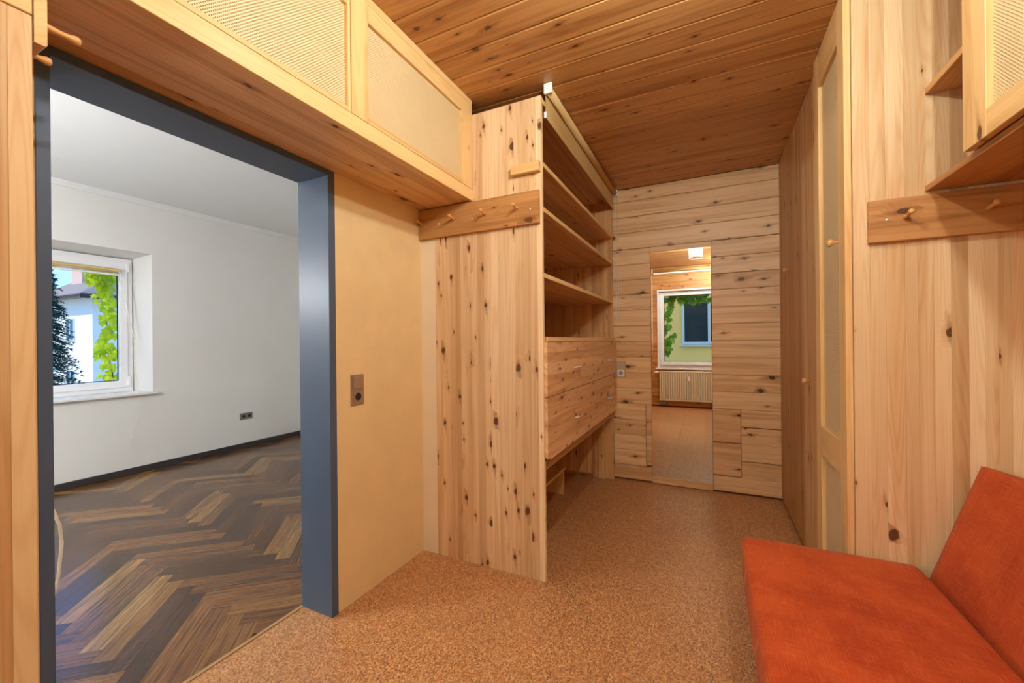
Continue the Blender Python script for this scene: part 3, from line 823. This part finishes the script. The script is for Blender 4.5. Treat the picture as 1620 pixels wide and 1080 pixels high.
box('bottom_bar', (-0.96, YF+0.02, 2.565), (0.62, YF+0.034, 2.592), WHITE_PL, rb2, 0.003)
chain(rb2, -0.995, YF+0.085, 2.6, 1.1)

# venetian blind in the left window
vb_ = empty('venetian_blind', (XL-0.235, 1.42, 2.12), 'raised wooden slatted blind at the top of the white window', 'blind')
bx = XL-0.205
box('head_rail', (bx-0.02, 0.80, 2.044), (bx+0.02, 2.000, 2.066), SLAT, vb_, 0.002)
for i in range(4): box('slat', (bx-0.0125, 0.81, 2.018+i*0.0066), (bx+0.0125, 1.996, 2.0205+i*0.0066), SLAT if i % 3 else WHITE_PL, vb_)
box('bottom_rail', (bx-0.013, 0.81, 2.000), (bx+0.013, 2.004, 2.014), WHITE_PL, vb_, 0.003)
tube('tilt_wand', [(bx+0.03, 2.0, 2.03), (bx+0.035, 2.008, 1.93), (bx+0.05, 2.05, 1.64), (bx+0.065, 2.10, 1.35)], 0.0055, WHITE_PL, vb_, 8)
tube('pull_cord', [(bx+0.03, 1.99, 2.02), (bx+0.14, 2.04, 1.4), (XL+0.055, 2.05, 0.82), (XL+0.056, 2.045, 0.6), (XL+0.03, 2.0, 0.36), (XL+0.02, 1.995, 0.22)], 0.0016, CORD_M, vb_, 6)
cyl('cord_knob', (XL+0.031, 2.0, 0.37), (0, 0, 1), 0.006, 0.022, CORD_M, vb_, 10)

# ------------------------------------------------------------------ switches and sockets
def faceplate(name, origin, xdir, ndir, label, cells, mats, vertical=True):
    r = empty(name, origin, label, 'socket' if 'switch' not in cells else 'switch')
    mm = basis(Vector(origin), xdir, Vector(ndir).cross(Vector(xdir)) if False else (0, 0, 1), ndir)
    n = len(cells); c = 0.071
    w, h = (0.081, 0.081+c*(n-1)) if vertical else (0.081+c*(n-1), 0.081)
    bm = bmesh.new(); add_box(bm, (-w/2, -h/2, 0), (w/2, h/2, 0.009), 0.002)
    obj('plate', finish(bm), mats[0], r, mm)
    for i, k in enumerate(cells):
        off = ((n-1)/2-i)*c
        mc = mm @ Matrix.Translation((0, off, 0.009) if vertical else (-off, 0, 0.009))
        mt = mats[1+i]
        if k == 'switch':
            bm = bmesh.new(); add_box(bm, (-0.0315, -0.0315, 0), (0.0315, 0.0315, 0.005), 0.002)
            obj('rocker', finish(bm), mt, r, mc @ Matrix.Rotation(R(2.0), 4, 'X'))
        else:
            bm = bmesh.new()
            N = 24
            so = [bm.verts.new((0.0305*max(-1, min(1, 1.35*math.cos(2*math.pi*(j+.5)/N))), 0.0305*max(-1, min(1, 1.35*math.sin(2*math.pi*(j+.5)/N))), 0.003)) for j in range(N)]
            r1 = [bm.verts.new((0.0205*math.cos(2*math.pi*(j+.5)/N), 0.0205*math.sin(2*math.pi*(j+.5)/N), 0.003)) for j in range(N)]
            r2 = [bm.verts.new((0.0195*math.cos(2*math.pi*(j+.5)/N), 0.0195*math.sin(2*math.pi*(j+.5)/N), -0.007)) for j in range(N)]
            s0 = [bm.verts.new((v.co.x, v.co.y, 0.0)) for v in so]
            for j in range(N):
                q = (j+1) % N
                bm.faces.new((so[j], so[q], r1[q], r1[j])); bm.faces.new((r1[j], r1[q], r2[q], r2[j])); bm.faces.new((s0[j], s0[q], so[q], so[j]))
            s = obj('socket_insert', finish(bm), mt, r, mc)
            bm = bmesh.new()
            bmesh.ops.create_circle(bm, cap_ends=True, radius=0.0196, segments=24, matrix=Matrix.Translation((0, 0, 0.0008)))
            obj('well', finish(bm), HOLE if mt is not WHITE_PL else plain('socket_well', srgb(150, 156, 178), 0.4), s, mc)
            for sx in (-0.0095, 0.0095):
                bm = bmesh.new(); bmesh.ops.create_cone(bm, cap_ends=True, radius1=0.0028, radius2=0.0028, depth=0.0015, segments=10, matrix=Matrix.Translation((sx, 0, 0.0016)))
                obj('contact_hole', finish(bm), plain('contact', (0.03, 0.03, 0.035), 0.4), s, mc)
    return r
faceplate('light_switch', (XD, 1.512, 1.055), (0, 1, 0), (1, 0, 0), 'bronze light switch over a socket on the sand plaster wall', ['switch', 'socket'], [BRONZE, BRONZE, BRONZE])
faceplate('light_switch', (-0.737, YB-0.0045, 1.021), (1, 0, 0), (0, -1, 0), 'beige switch over a white socket on the pine back wall', ['switch', 'socket'], [BEIGEPL, BEIGEPL, WHITE_PL])
faceplate('wall_socket', (XL, 3.135, 0.392), (0, 1, 0), (1, 0, 0), 'grey double socket low on the white wall', ['socket', 'socket'], [GREYPL, GREYPL, GREYPL], False)

# ------------------------------------------------------------------ sofa
def cushion_mesh(L, W, T, r, top=0.0, n=26):
    """rounded box: x = L, y = W, z = T, with a crowned top"""
    bm = bmesh.new()
    bmesh.ops.create_cube(bm, size=2.0)
    bmesh.ops.subdivide_edges(bm, edges=bm.edges[:], cuts=n, use_grid_fill=True)
    h = Vector((L/2, W/2, T/2))
    for v in bm.verts:
        # warp the grid so that many rows fall into the rounded rims
        c = Vector([math.copysign(abs(a)**0.55, a) for a in v.co])
        p = Vector((c.x*h.x, c.y*h.y, c.z*h.z))
        inn = Vector([max(-(q-r), min(q-r, a)) for q, a in zip(h, p)])
        d = p-inn
        if d.length > 1e-6: p = inn+d.normalized()*r
        u, w_ = p.x/h.x, p.y/h.y
        if p.z > 0: p.z += top*max(0, 1-u**4)*max(0, 1-w_**2)
        v.co = p
    return finish(bm, True)
so = empty('sofa', (0.5, 1.0, 0), 'low orange sofa along the right wall below the coat rack', 'sofa')
SY0, SY1 = 0.06, 2.022
o = obj('seat_cushion', cushion_mesh(SY1-SY0, 0.578, 0.182, 0.030, 0.012), ORANGE, so, basis((0.409, (SY0+SY1)/2, 0.359), (0, 1, 0), (-1, 0, 0), (0, 0, 1)))
tilt = R(17.9)
up_b = Vector((math.sin(tilt), 0, math.cos(tilt)))
nb = Vector((-math.cos(tilt), 0, math.sin(tilt)))
cb = Vector((0.700, 0, 0.375))+up_b*0.247-nb*0.075
cb.y = (SY0+SY1-0.02)/2
mb = basis(cb, (0, 1, 0), up_b, nb)
mb = basis(cb, (0, -1, 0), up_b, nb)
o = obj('back_cushion', cushion_mesh(SY1-SY0-0.03, 0.495, 0.15, 0.016, 0.010), ORANGE, so, mb)
hl = (SY1-SY0-0.03)/2-0.006
tube('seam', [mb @ Vector((-hl, 0.2395, 0.0705)), mb @ Vector((hl, 0.2395, 0.0705))], 0.002, ORANGE, o, 6)
board('frame_rail', (0.19, SY0+0.05, 0.20), (0.66, SY1-0.05, 0.267), 'Y', '-X', PINE_AMBER, so, 0.003)
for lx in (0.24, 0.60):
    for ly in (SY0+0.15, SY1-0.15): board('leg', (lx-0.025, ly-0.025, 0.0), (lx+0.025, ly+0.025, 0.20), 'Z', '-Y', PINE_AMBER, so, 0.003)
for ly in (SY0+0.25, SY1-0.3):
    tube('back_brace', [(0.62, ly, 0.235), (0.82, ly, 0.30), (1.045, ly, 0.80)], 0.014, PINE_AMBER, so, 10)

# ------------------------------------------------------------------ ceiling lamps, two of them added fill
def lamp(name, x, y, zc, rad, hgt, watts, colr, label, br=0.045, drop=0.0):
    r = empty(name, (x, y, zc), label, 'lamp')
    cyl('canopy', (x, y, zc-0.015), (0, 0, 1), rad*0.55, 0.03, CHROME, r, 28)
    if drop:
        cyl('rod', (x, y, zc-drop/2), (0, 0, 1), 0.006, drop, CHROME, r, 10)
        cyl('ceiling_rose', (x, y, zc-0.012), (0, 0, 1), 0.05, 0.024, CHROME, r, 24)
        zc -= drop
    cyl('socket', (x, y, zc-0.055), (0, 0, 1), 0.018, 0.05, WHITE_PL, r, 16)
    bm = bmesh.new()
    zt, zb = -0.03, -0.03-hgt
    N = 32
    ra = [bm.verts.new((rad*math.cos(2*math.pi*j/N), rad*math.sin(2*math.pi*j/N), zt)) for j in range(N)]
    rb_ = [bm.verts.new((rad*math.cos(2*math.pi*j/N), rad*math.sin(2*math.pi*j/N), zb)) for j in range(N)]
    for j in range(N): bm.faces.new((ra[j], ra[(j+1) % N], rb_[(j+1) % N], rb_[j]))
    obj('glass_shade', finish(bm, True), SHADE, r, Matrix.Translation((x, y, zc)))
    pts = [(x+rad*math.cos(2*math.pi*j/24), y+rad*math.sin(2*math.pi*j/24), zc+zb) for j in range(25)]
    tube('shade_rim', pts, 0.003, CHROME, r, 6)
    for a_ in (0, 120, 240):
        tube('shade_arm', [(x, y, zc-0.03), (x+rad*math.cos(R(a_)), y+rad*math.sin(R(a_)), zc-0.032)], 0.003, CHROME, r, 6)
    bm = bmesh.new()
    bmesh.ops.create_icosphere(bm, subdivisions=2, radius=br)
    area = 4*math.pi*br*br
    obj('bulb', finish(bm, True), emitter(name+'_glow', colr, watts/(math.pi*area)), r, Matrix.Translation((x, y, zc-0.03-hgt*0.55)))
    return r
lamp('ceiling_lamp', -0.16, 1.15, ZC, 0.095, 0.17, LAMP_W, LAMP_COL, 'glass cylinder ceiling lamp reflected in the mirror')
lamp('ceiling_lamp', 0.42, 0.02, ZC, 0.095, 0.17, FILL_W, LAMP_COL, 'added fill light in a glass cylinder lamp body, unseen above the camera')  # unseen lamp added to brighten the back of the pine room
lamp('ceiling_lamp', -3.6, -0.2, ZL, 0.15, 0.17, FILL2_W, FILL2_COL, 'added fill light as a round pendant, unseen in the white room', 0.06, 0.85)  # unseen pendant added so the white room is bright enough

# ------------------------------------------------------------------ radiator
ra_ = empty('radiator', (-0.2, YF+0.09, 0.12), 'cream ribbed radiator under the mirrored window', 'radiator')
RX0, RX1, RZ0, RZ1 = -0.865, 0.50, 0.13, 0.695
box('core', (RX0+0.01, YF+0.035, RZ0+0.01), (RX1-0.01, YF+0.076, RZ1-0.006), RADI, ra_)
n = 34
for i in range(n):
    xx = RX0+0.02+(RX1-RX0-0.04)*i/(n-1)
    box('rib', (xx-0.013, YF+0.074, RZ0+0.028), (xx+0.013, YF+0.106, RZ1-0.03), RADI, ra_, 0.004)
box('header', (RX0, YF+0.03, RZ1-0.028), (RX1, YF+0.104, RZ1), RADI, ra_, 0.005)
box('footer', (RX0, YF+0.03, RZ0), (RX1, YF+0.104, RZ0+0.026), RADI, ra_, 0.005)
h_ = box('heat_meter', (-0.352, YF+0.106, 0.515), (-0.312, YF+0.13, 0.60), WHITE_PL, ra_, 0.004); h_['label'] = 'small white heat meter'
for xx in (RX0+0.04, RX0+0.10): tube('pipe', [(xx, YF+0.065, RZ0+0.005), (xx, YF+0.065, 0.05), (xx, YF+0.003, 0.04)], 0.009, CHROME, ra_, 8)
box('valve', (RX0+0.02, YF+0.045, 0.055), (RX0+0.12, YF+0.088, 0.10), GREYPL, ra_, 0.006)
cyl('thermostat', (RX0-0.05, YF+0.065, 0.665), (1, 0, 0), 0.02, 0.085, WHITE_PL, ra_, 16)

# cable hanging beside the door frame in the white room
cb_ = tube('cable', [(-1.845, 0.43, 1.02), (-1.852, 0.46, 0.92), (-1.86, 0.515, 0.80), (-1.862, 0.537, 0.72), (-1.862, 0.541, 0.66), (-1.86, 0.532, 0.56), (-1.856, 0.512, 0.46), (-1.85, 0.47, 0.30), (-1.845, 0.43, 0.12), (-1.84, 0.38, 0.006)], 0.0045, CORD_M, None, 8)
tag(cb_, 'cream cable hanging down beside the door frame', 'cable')

# ------------------------------------------------------------------ outside: vines
def leaf_mesh(mat):
    """five lobed vine leaf, stem at origin, tip along -Z, facing +Y, slightly folded"""
    half = [(0, 0.0), (0.14, 0.10), (0.36, 0.04), (0.50, -0.18), (0.33, -0.30), (0.42, -0.55), (0.22, -0.62), (0.0, -1.0)]
    bm = bmesh.new()
    mid = [bm.verts.new((0, 0, 0)), bm.verts.new((0, 0.03, -0.33)), bm.verts.new((0, 0.01, -0.68)), bm.verts.new((0, -0.08, -1.0))]
    for s in (1, -1):
        v = [bm.verts.new((s*x_, -0.12*x_-0.08*z_*z_, z_)) for x_, z_ in half[1:-1]]
        seq = [mid[0]]+v+[mid[3]]
        fs = [(mid[0], v[0], v[1]), (mid[0], v[1], mid[1]), (v[1], v[2], mid[1]), (v[2], v[3], mid[1]), (v[3], mid[2], mid[1]), (v[3], v[4], mid[2]), (v[4], v[5], mid[2]), (v[5], mid[3], mid[2])]
        for f_ in fs: bm.faces.new(f_)
    me = finish(bm, False)
    me.materials.append(mat)
    return me
def vine(name, loc, label, mat, spots, stems, face, seed):
    r = empty(name, loc, label, 'vine')
    me = leaf_mesh(mat)
    rr = random.Random(seed)
    for pts in stems: tube('stem', pts, 0.006, BARK, r, 6)
    for p, s in spots:
        fx = Vector(face)
        base = basis((0, 0, 0), fx.cross(Vector((0, 0, 1))), fx, (0, 0, 1))
        rot = Matrix.Rotation(rr.uniform(-0.7, 0.7), 4, 'Z') @ Matrix.Rotation(rr.uniform(-0.6, 0.9), 4, 'X') @ Matrix.Rotation(rr.uniform(-0.8, 0.8), 4, 'Y')
        m = Matrix.Translation(p) @ base @ rot @ Matrix.Diagonal((s*0.95, s, s, 1))
        obj('leaf', me, mat, r, m)
    return r
rr = random.Random(3)
sp1 = []
for i in range(125):
    z = 0.85+1.3*rr.random()
    sp1.append((Vector((XL-0.50-rr.random()*0.12, 1.975+rr.random()*0.13+0.02*math.sin(z*9), z)), rr.uniform(0.06, 0.10)))
for i in range(26):
    sp1.append((Vector((XL-0.50-rr.random()*0.12, 1.87+rr.random()*0.2, 1.96+0.15*rr.random())), rr.uniform(0.08, 0.11)))
for i in range(22):
    sp1.append((Vector((XL-0.5-rr.random()*0.1, 1.0+rr.random()*0.75, 2.13+0.06*rr.random())), rr.uniform(0.07, 0.1)))
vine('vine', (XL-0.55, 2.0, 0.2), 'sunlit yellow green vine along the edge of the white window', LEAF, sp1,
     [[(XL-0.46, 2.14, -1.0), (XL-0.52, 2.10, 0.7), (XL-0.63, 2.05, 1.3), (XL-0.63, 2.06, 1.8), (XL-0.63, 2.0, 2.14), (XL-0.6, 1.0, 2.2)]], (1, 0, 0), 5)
sp2 = []
for i in range(34): sp2.append((Vector((-0.86+rr.random()*0.22, YF-0.38-rr.random()*0.12, 0.98+1.15*rr.random())), rr.uniform(0.11, 0.17)))
for i in range(44): sp2.append((Vector((-0.86+rr.random()*1.3, YF-0.38-rr.random()*0.15, 2.08+0.14*rr.random())), rr.uniform(0.13, 0.19)))
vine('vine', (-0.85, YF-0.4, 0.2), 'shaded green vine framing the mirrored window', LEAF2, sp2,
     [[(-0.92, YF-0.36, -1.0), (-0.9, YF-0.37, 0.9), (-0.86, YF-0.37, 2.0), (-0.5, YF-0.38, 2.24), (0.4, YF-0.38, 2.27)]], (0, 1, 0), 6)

# ------------------------------------------------------------------ outside: yellow neighbour behind the window
nb_ = empty('yellow_building', (0, -7, -4), 'pale yellow building with a blue framed window, seen in the mirror', 'building')
box('wall', (-5.0, -8.0, -4.0), (7.0, -5.0, 8.0), YELLOW, nb_)
def far_window(parent, m, w, h, mull=True):
    f_ = obj('window', ring_mesh(w, h, 0.07, 0.08), WINFRAME, parent, m)
    bm = bmesh.new(); add_box(bm, (-w/2+.05, -0.01, -h/2+.05), (w/2-.05, 0.01, h/2-.05))
    obj('pane', finish(bm), DARKGLASS, f_, m)
    if mull:
        bm = bmesh.new(); add_box(bm, (-0.035, -0.03, -h/2+.06), (0.035, 0.035, h/2-.06))
        obj('mullion', finish(bm), WINFRAME, f_, m)
    return f_
far_window(nb_, basis((0.02, -4.98, 1.78), (1, 0, 0), (0, 1, 0), (0, 0, 1)), 1.42, 1.24)
far_window(nb_, basis((3.0, -4.98, 1.78), (1, 0, 0), (0, 1, 0), (0, 0, 1)), 1.42, 1.24)
box('window_ledge', (-0.76, -5.0, 1.10), (0.80, -4.90, 1.15), WINFRAME, nb_)

# ------------------------------------------------------------------ outside: white house with grey roof
a_h = R(1.5)
HC = Vector((-35.0, 11.62, -4.0))
mh = Matrix.Translation(HC) @ Matrix.Rotation(a_h, 4, 'Z')
hs = bpy.data.objects.new('white_house', None)
link(hs, None, mh)
tag(hs, 'white neighbouring house with grey tiled roof beyond the garden', 'house')
HH = 8.42   # eave height above its base
def hbox(name, a, b, mat, bev=0.0, parent=None, m=None):
    bm = bmesh.new(); add_box(bm, a, b, bev)
    return obj(name, finish(bm), mat, parent or hs, m or mh)
HLEN, HDEP = 5.2, 9.0
hbox('wall', (-HLEN, 0, 0), (0, HDEP, HH), RENDER)
# roof: slopes up away from the facing walls
bm = bmesh.new()
ov = 0.8
e0 = [(-HLEN-ov, -ov, HH-0.05), (ov, -ov, HH-0.05), (ov, HDEP+ov, HH-0.05), (-HLEN-ov, HDEP+ov, HH-0.05)]
rdg = [(-HLEN/2-.3, HDEP/2-1.0, HH+3.4), (-HLEN/2+.3, HDEP/2+1.0, HH+3.4)]
lv = [bm.verts.new(p) for p in e0]; uv_ = [bm.verts.new((p[0], p[1], p[2]+0.16)) for p in e0]; rv = [bm.verts.new(p) for p in rdg]
bm.faces.new(lv[::-1])
for i in range(4): bm.faces.new((lv[i], lv[(i+1) % 4], uv_[(i+1) % 4], uv_[i]))
bm.faces.new((uv_[0], uv_[1], rv[1], rv[0])); bm.faces.new((uv_[1], uv_[2], rv[1])); bm.faces.new((uv_[2], uv_[3], rv[0], rv[1])); bm.faces.new((uv_[3], uv_[0], rv[0]))
obj('roof', finish(bm), ROOF, hs, mh)
hbox('eave_board', (-HLEN-ov-.02, -ov-.03, HH-0.12), (ov+.03, -ov, HH+0.03), EAVE)
hbox('eave_board', (ov, -ov-.03, HH-0.22), (ov+.03, HDEP+ov, HH+0.03), EAVE)
dm = hbox('dormer', (-4.0, 0.4, HH+0.2), (-2.5, 3.0, HH+2.3), PINKW)
hbox('dormer_roof', (-4.2, 0.15, HH+2.3), (-2.3, 3.2, HH+2.42), EAVE)
for zc_ in (6.35, 2.9):
    far_window(hs, mh @ basis((-2.95, -0.02, zc_), (1, 0, 0), (0, -1, 0), (0, 0, 1)), 1.15, 1.5)
struct(box('ground_garden', (-90, -60, -4.6), (40, 90, -4.0), GROUND), 'pale ground outside the windows')

# ------------------------------------------------------------------ conifer in the garden
tr = empty('conifer', (-18.5, 5.3, -4), 'dark conifer in front of the white house', 'tree')
TP = Vector((-18.5, 4.9, -4.0))
tube('trunk', [TP, TP+Vector((0.05, 0, 3)), TP+Vector((0, 0.05, 8.4))], 0.12, BARK, tr, 8, [0.16, 0.10, 0.02])
bm = bmesh.new()
rr = random.Random(12)
for i in range(1000):
    z = 1.0+7.0*rr.random()
    rad = (8.6-z)/8.6*1.5+0.25
    a = rr.uniform(0, 2*math.pi)
    d = Vector((math.cos(a), math.sin(a), 0))
    p0 = TP+Vector((0, 0, z))
    Ln = rad*rr.uniform(0.6, 1.0)
    for j in range(9):
        s = (j+1)/9
        c = p0+d*Ln*s+Vector((0, 0, -0.35*Ln*s*s+0.08*s))
        for q in range(6):
            e = (d*rr.uniform(0.3, 1)+Vector((rr.uniform(-1, 1), rr.uniform(-1, 1), rr.uniform(-0.7, 0.5)))).normalized()*rr.uniform(0.06, 0.13)
            n_ = e.orthogonal().normalized()*0.017
            vs = [bm.verts.new(c-n_), bm.verts.new(c+n_), bm.verts.new(c+e)]
            bm.faces.new(vs)
me = bpy.data.meshes.new('mesh'); bm.to_mesh(me); bm.free()
o = obj('foliage', me, NEEDLE, tr); o['kind'] = 'stuff'
